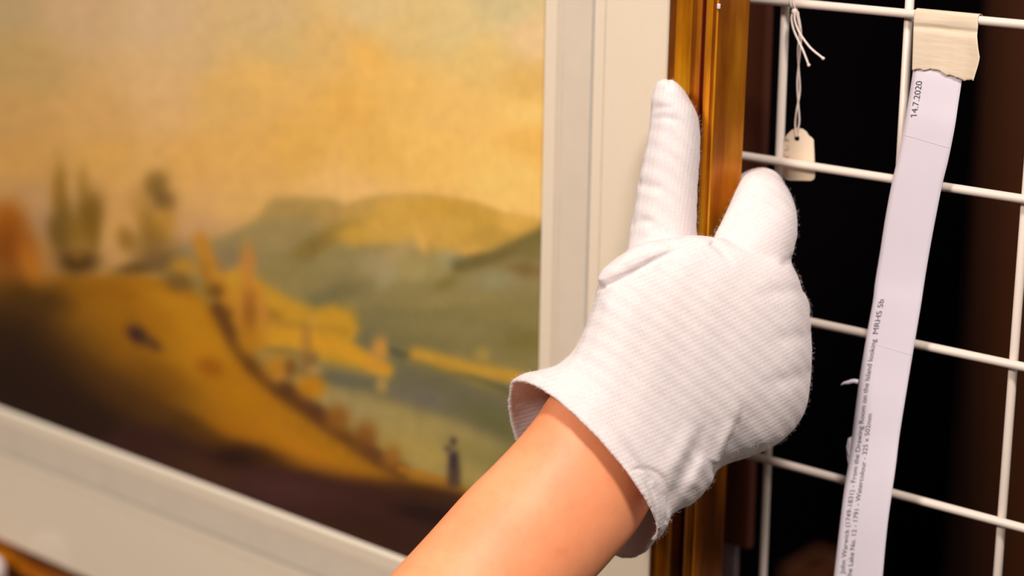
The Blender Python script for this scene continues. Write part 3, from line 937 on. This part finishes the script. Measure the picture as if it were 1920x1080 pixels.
THUMB = [(1172, 520, 1318, 500, .880, .880, .014), (1178, 450, 1307, 445, .881, .880, .0135), (1190, 385, 1307, 385, .880, .879, .013), (1198, 335, 1309, 340, .879, .878, .0125),
         (1208, 288, 1313, 288, .878, .877, .0125), (1216, 245, 1312.5, 240, .877, .876, .012), (1219.5, 212, 1306, 212, .876, .875, .0115), (1221, 188, 1296, 192, .875, .875, .0105),
         (1225, 168, 1284, 172, .875, .874, .009), (1233, 154, 1271, 157, .874, .874, .0065), (1244, 148, 1260, 149, .874, .874, .0035)]
thumb = loft([ring(r[:2], r[2:4], r[4], r[5], r[6], n=32, e=2.0) for r in resample(THUMB, 4)])
INDEX = [(1318, 500, 1488, 520, .871, .876, .017), (1338, 446, 1486, 480, .873, .877, .016), (1353, 415, 1493, 448, .876, .879, .0145), (1368, 383, 1495, 415, .880, .882, .013), (1382, 352, 1490, 384, .885, .886, .0115),
         (1394, 331, 1476, 352, .889, .890, .010), (1410, 321, 1456, 331, .893, .893, .007), (1424, 318, 1440, 322, .895, .895, .0035)]
index = loft([ring(r[:2], r[2:4], r[4], r[5], r[6], n=32, e=2.0) for r in resample(INDEX, 4)])

def finger(joints, radii, m=6, n=20):
    P = smooth_path(joints, m)
    R = np.interp(np.linspace(0, 1, len(P)), np.linspace(0, 1, len(radii)), radii)
    P = list(P); R = list(R)
    t = P[-1] - P[-2]; t = t / np.linalg.norm(t)
    for k in range(1, 6):              # rounded tip
        a = k / 5 * math.pi / 2
        P.append(P[len(R) - k] + 0 * t) if False else P.append(P[-1] + t * radii[-1] * (math.sin(a) - math.sin((k - 1) / 5 * math.pi / 2)))
        R.append(max(radii[-1] * math.cos(a), .0004))
    V, F, up = [], [], np.array([0.1, 0.2, 0.97])
    for i, p in enumerate(P):
        tt = P[min(i + 1, len(P) - 1)] - P[max(i - 1, 0)]; tt = tt / np.linalg.norm(tt)
        a = np.cross(tt, up); a /= np.linalg.norm(a); b = np.cross(tt, a)
        V.append(np.array([p + R[i] * (a * math.cos(q) + b * math.sin(q)) for q in np.linspace(0, 2 * math.pi, n, endpoint=False)]))
    return loft(V)

YF = -.0150
fingers = [finger([at(1432, 400, .889), at_y(1432, 352, -.019), at_y(1392, 362, YF), at_y(1345, 380, YF)], [.0105, .0095, .0085, .0078]),
           finger([at(1470, 575, .884), at_y(1475, 585, -.036), at_y(1458, 600, -.018), at_y(1400, 612, YF), at_y(1335, 622, YF)], [.0115, .0105, .0095, .0085, .0078]),
           finger([at(1468, 660, .885), at_y(1474, 672, -.037), at_y(1456, 690, -.018), at_y(1398, 700, YF), at_y(1335, 706, YF)], [.0115, .0105, .0095, .0085, .0078]),
           finger([at(1450, 745, .887), at_y(1446, 752, -.038), at_y(1430, 768, -.019), at_y(1385, 778, YF), at_y(1340, 784, YF)], [.0105, .0095, .0088, .0078, .0070])]

V, F = merge([palm, thumb, index] + fingers)
gm = remeshed(V, F, 0.0008, 7)

# --- sculpt the seams and folds of the cloth
n = len(gm.vertices)
co = np.empty(n * 3); gm.vertices.foreach_get('co', co); co = co.reshape(-1, 3)
no = np.empty(n * 3); gm.vertices.foreach_get('normal', no); no = no.reshape(-1, 3)
pp = project(co)
facing = np.clip(-(no @ VIEW) * 3 + .5, 0, 1) * (pp[:, 2] < .879)
def pdist(pts):
    P = np.array(pts, float)
    best = np.full(n, 1e9); side = np.zeros(n); along = np.zeros(n)
    tot = 0
    for (x1, y1), (x2, y2) in zip(P[:-1], P[1:]):
        Lg = math.hypot(x2 - x1, y2 - y1)
        t = np.clip(((pp[:, 0] - x1) * (x2 - x1) + (pp[:, 1] - y1) * (y2 - y1)) / Lg ** 2, 0, 1)
        d = np.hypot(pp[:, 0] - x1 - t * (x2 - x1), pp[:, 1] - y1 - t * (y2 - y1))
        sd = np.sign((x2 - x1) * (pp[:, 1] - y1) - (y2 - y1) * (pp[:, 0] - x1))
        k = d < best
        best[k] = d[k]; side[k] = sd[k]; along[k] = (tot + t * Lg)[k]
        tot += Lg
    return best, side, along / tot
disp = np.zeros(n)
def ends(al, e):
    f = np.ones(n)
    if e[0]: f = f * np.clip(al / e[0], 0, 1)
    if e[1]: f = f * np.clip((1 - al) / e[1], 0, 1)
    return f * f * (3 - 2 * f)
def groove(pts, width, depth, e=(.3, .3)):
    global disp
    d, s, al = pdist(smooth_path(pts, 5))
    disp = disp - depth * np.exp(-(d / width) ** 2) * ends(al, e)
def step(pts, width, depth, reach=60, e=(.3, .3)):   # the cloth drops away on the right-hand side of the path
    global disp
    d, s, al = pdist(smooth_path(pts, 5))
    disp = disp - depth / (1 + np.exp(-s * d / width)) * np.exp(-(d / reach) ** 2) * ends(al, e)
SEAM = [(1114, 540), (1123, 536), (1140, 531), (1161, 521), (1190, 507), (1219, 491), (1251, 476), (1290, 461)]
groove(SEAM, 4.5, .0024, (0, .4))
groove([(1118, 528), (1140, 512), (1170, 493), (1212, 472), (1270, 457)], 14, -.0020, (.05, .5))   # the puffed hem above it
step(SEAM, 5, .0012, 40, (0, .5))
FOLD = [(1347, 884), (1357, 858), (1368, 832), (1381, 806), (1391, 782), (1394, 758), (1390, 735)]
step(FOLD, 6, .0028, 70, (0, .6))
groove(FOLD, 7, .0008, (0, .6))
groove([(1340, 872), (1352, 845), (1366, 815), (1374, 785)], 14, -.0014, (.1, .4))
groove([(1258, 962), (1268, 925), (1288, 882), (1305, 845), (1320, 800), (1326, 765)], 12, .0016, (.2, .6))
groove([(1284, 925), (1304, 885), (1322, 845)], 15, -.0015)
groove([(1240, 900), (1262, 868), (1284, 830), (1296, 790)], 15, -.0010)
groove([(1176, 884), (1208, 878), (1238, 892), (1253, 915), (1256, 945), (1250, 985)], 4.5, .0011, (.2, .05))
groove([(1205, 893), (1222, 925), (1230, 965), (1224, 1005)], 4, .0006)
groove([(1215, 900), (1236, 910), (1244, 930)], 8, -.0008)
groove([(1332, 452), (1350, 466), (1368, 488), (1380, 510)], 8, .0010, (.05, .6))
groove([(1362, 398), (1390, 392), (1420, 380)], 8, .0008)
groove([(1350, 428), (1385, 415), (1412, 410)], 10, .0006)
groove([(1494, 484), (1478, 490), (1458, 500)], 8, .0012, (0, .6))
groove([(1436, 645), (1475, 634), (1522, 630)], 16, .0007, (.5, 0))
groove([(1420, 728), (1465, 715), (1520, 702)], 16, .0007, (.5, 0))
groove([(1400, 560), (1450, 548), (1510, 545)], 14, .0006, (.5, 0))
groove([(1215, 226), (1245, 221), (1278, 230)], 7, .0006)
groove([(1222, 205), (1245, 200), (1268, 204)], 6, .0004)
groove([(1183, 424), (1205, 414), (1235, 418)], 8, .0008, (0, .4))
groove([(1196, 345), (1225, 352), (1250, 346)], 9, .0006, (0, .4))
groove([(1254, 146), (1257, 158), (1256, 172)], 3, .0008, (0, .5))
ns = np.sin(co @ np.array([410., 260, 330]) + 1.3) * np.sin(co @ np.array([-230., 370, 290])) * .00025
co = co + no * ((disp + ns) * facing)[:, None]
gm.vertices.foreach_set('co', co.ravel())

# knit direction: one UV set in metres, ribs across V
uvl = gm.uv_layers.new(name='knit')
li = np.empty(len(gm.loops), np.int32); gm.loops.foreach_get('vertex_index', li)
q = (co - at(1300, 650, .86)) @ RC.T
dth, sth, ath = pdist(SEAM + [(1330, 446)])
is_thumb = (pp[:, 1] < np.interp(pp[:, 0], [1100, 1121, 1174, 1219, 1308, 1330], [540, 526, 470, 455, 443, 430])) & (pp[:, 0] < 1322)
an = math.radians(-23)
bend = 0.9 * (q[:, 0] ** 2)
up_ = q[:, 0] * math.cos(an) + q[:, 1] * math.sin(an)
vp_ = -q[:, 0] * math.sin(an) + q[:, 1] * math.cos(an) + bend
an2 = math.radians(98)
ut_ = q[:, 0] * math.cos(an2) + q[:, 1] * math.sin(an2)
vt_ = -q[:, 0] * math.sin(an2) + q[:, 1] * math.cos(an2)
uu = np.where(is_thumb, ut_, up_); vv = np.where(is_thumb, vt_, vp_)
uvl.data.foreach_set('uv', np.stack([uu[li], vv[li]], 1).astype(np.float32).ravel())
gm.update()

ARM = [(1082, 690, 1228, 918, .866, .870, .019), (1055, 716, 1222, 942, .865, .868, .0215), (1029, 746, 1208, 968, .863, .866, .023), (1000, 789, 1190, 997, .860, .863, .0235), (964, 831, 1168, 1024, .856, .859, .024),
       (920, 877, 1128, 1069, .851, .854, .025), (873, 923, 1084, 1117, .845, .848, .026), (802, 1002, 1020, 1200, .835, .838, .028), (730, 1080, 956, 1285, .824, .827, .030),
       (590, 1235, 840, 1462, .800, .804, .034), (420, 1420, 700, 1680, .772, .776, .038), (300, 1550, 590, 1830, .752, .756, .040), (250, 1600, 540, 1880, .744, .748, .036), (235, 1640, 500, 1880, .74, .744, .02)]
av, af = loft([ring(r[:2], r[2:4], r[4], r[5], r[6], n=56, e=2.1) for r in resample(ARM, 5)])
am = fix_normals(pydata(av, af))
person = empty('person', at(600, 1300, .8), 'bare right forearm of a person whose white cotton-gloved hand grips the gilt frame', 'person')
obj('forearm', local(person, am), MAT_SKIN, person, True)
glove = obj('glove', local(person, gm), MAT_GLOVE, person, True)
glove['label'] = 'white knitted cotton glove with loose open cuff'

# --- the other gloved hand, holding the frame's bottom member (only its edge reaches the picture)
def gloved_left():
    o = to_world(-.567, -.0485, -.4505)
    U = lambda x, y, z: np.array(o) + np.array([x, y, z])
    parts = [finger([U(-.045, -.052, -.085), U(-.030, -.046, -.045), U(-.012, -.034, -.012), U(.002, -.0235, .0125)], [.022, .019, .0165, .0135], n=24)]
    body = []
    for t in np.linspace(0, 1, 9):
        c = U(-.035 - .05 * t, -.048 + .004 * t, -.045 - .11 * t)
        wx_, wy_ = np.interp(t, [0, .2, .7, 1], [.030, .042, .036, .035]), np.interp(t, [0, .2, .7, 1], [.014, .019, .022, .026])
        body.append(np.array([c + np.array([.9 * wx_ * math.cos(q), wy_ * math.sin(q), -.35 * wx_ * math.cos(q)]) for q in np.linspace(0, 2 * math.pi, 32, endpoint=False)]))
    parts.append(loft(body))
    for k, (dx, ln) in enumerate(((.004, .9), (-.020, 1.0), (-.043, .95), (-.064, .8))):
        parts.append(finger([U(dx - .018, -.048, -.05), U(dx, -.030, -.030 - .004 * k), U(dx + .004, -.008, -.029 - .003 * k), U(dx + .006, .004 * ln, -.027), U(dx + .008, .014 * ln, -.027)], [.012, .0105, .0095, .0088, .008], n=20))
    v, f = merge(parts)
    m = remeshed(v, f, .0012, 8)
    uvl2 = m.uv_layers.new(name='knit')
    c2 = np.empty(len(m.vertices) * 3); m.vertices.foreach_get('co', c2); c2 = c2.reshape(-1, 3)
    l2 = np.empty(len(m.loops), np.int32); m.loops.foreach_get('vertex_index', l2)
    uvl2.data.foreach_set('uv', np.stack([c2[l2, 2], c2[l2, 0]], 1).astype(np.float32).ravel())
    arm = []
    for t in np.linspace(0, 1, 12):
        c = U(-.080 - .16 * t, -.045 - .05 * t, -.145 - .26 * t)
        r_ = np.interp(t, [0, .15, .8, 1], [.024, .026, .038, .036])
        arm.append(np.array([c + np.array([.86 * r_ * math.cos(q), .8 * r_ * math.sin(q), -.5 * r_ * math.cos(q)]) for q in np.linspace(0, 2 * math.pi, 32, endpoint=False)]))
    return m, fix_normals(pydata(*loft(arm)))
def to_world(x, y, z):
    c, s_ = math.cos(TILT), math.sin(TILT)
    return (x * c - z * s_, y, x * s_ + z * c)
lg, la = gloved_left()
helper = empty('person', to_world(-.61, -.05, -.55), 'person, white-gloved hand only, under the lower left end of the gilt frame', 'person')
obj('glove', local(helper, lg), MAT_GLOVE, helper, True)
obj('forearm', local(helper, la), MAT_SKIN, helper, True)

# --- cotton fuzz standing off the glove
def fuzz(count=14000):
    cu = D.hair_curves.new('fuzz')
    vi = rng.integers(0, n, count)
    keep = pp[vi, 2] < .90
    vi = vi[keep]
    K = 4
    cu.add_curves([K] * len(vi))
    base = co[vi] - np.array(person.location)
    tang = rng.normal(size=(len(vi), 3))
    nn = no[vi]
    tang -= nn * (tang * nn).sum(1)[:, None]
    tang /= np.linalg.norm(tang, axis=1)[:, None]
    ln = rng.uniform(.0006, .0019, len(vi))[:, None]
    pts = np.stack([base, base + nn * ln * .4 + tang * ln * .15, base + nn * ln * .7 + tang * ln * .4, base + nn * ln * .85 + tang * ln * .75], 1)
    cu.position_data.foreach_set('vector', pts.astype(np.float32).ravel())
    ra = cu.attributes.new('radius', 'FLOAT', 'POINT')
    ra.data.foreach_set('value', np.tile(np.array([.000016, .000014, .000012, .000006], np.float32), len(vi)))
    o = D.objects.new('fuzz', cu)
    COL.objects.link(o)
    cu.materials.append(MAT_FUZZ)
    o.parent = glove
    o['kind'] = 'stuff'
MAT_FUZZ = plain('cotton_fibre', (240, 224, 218), 0.9, 0.02, 50)
fuzz()
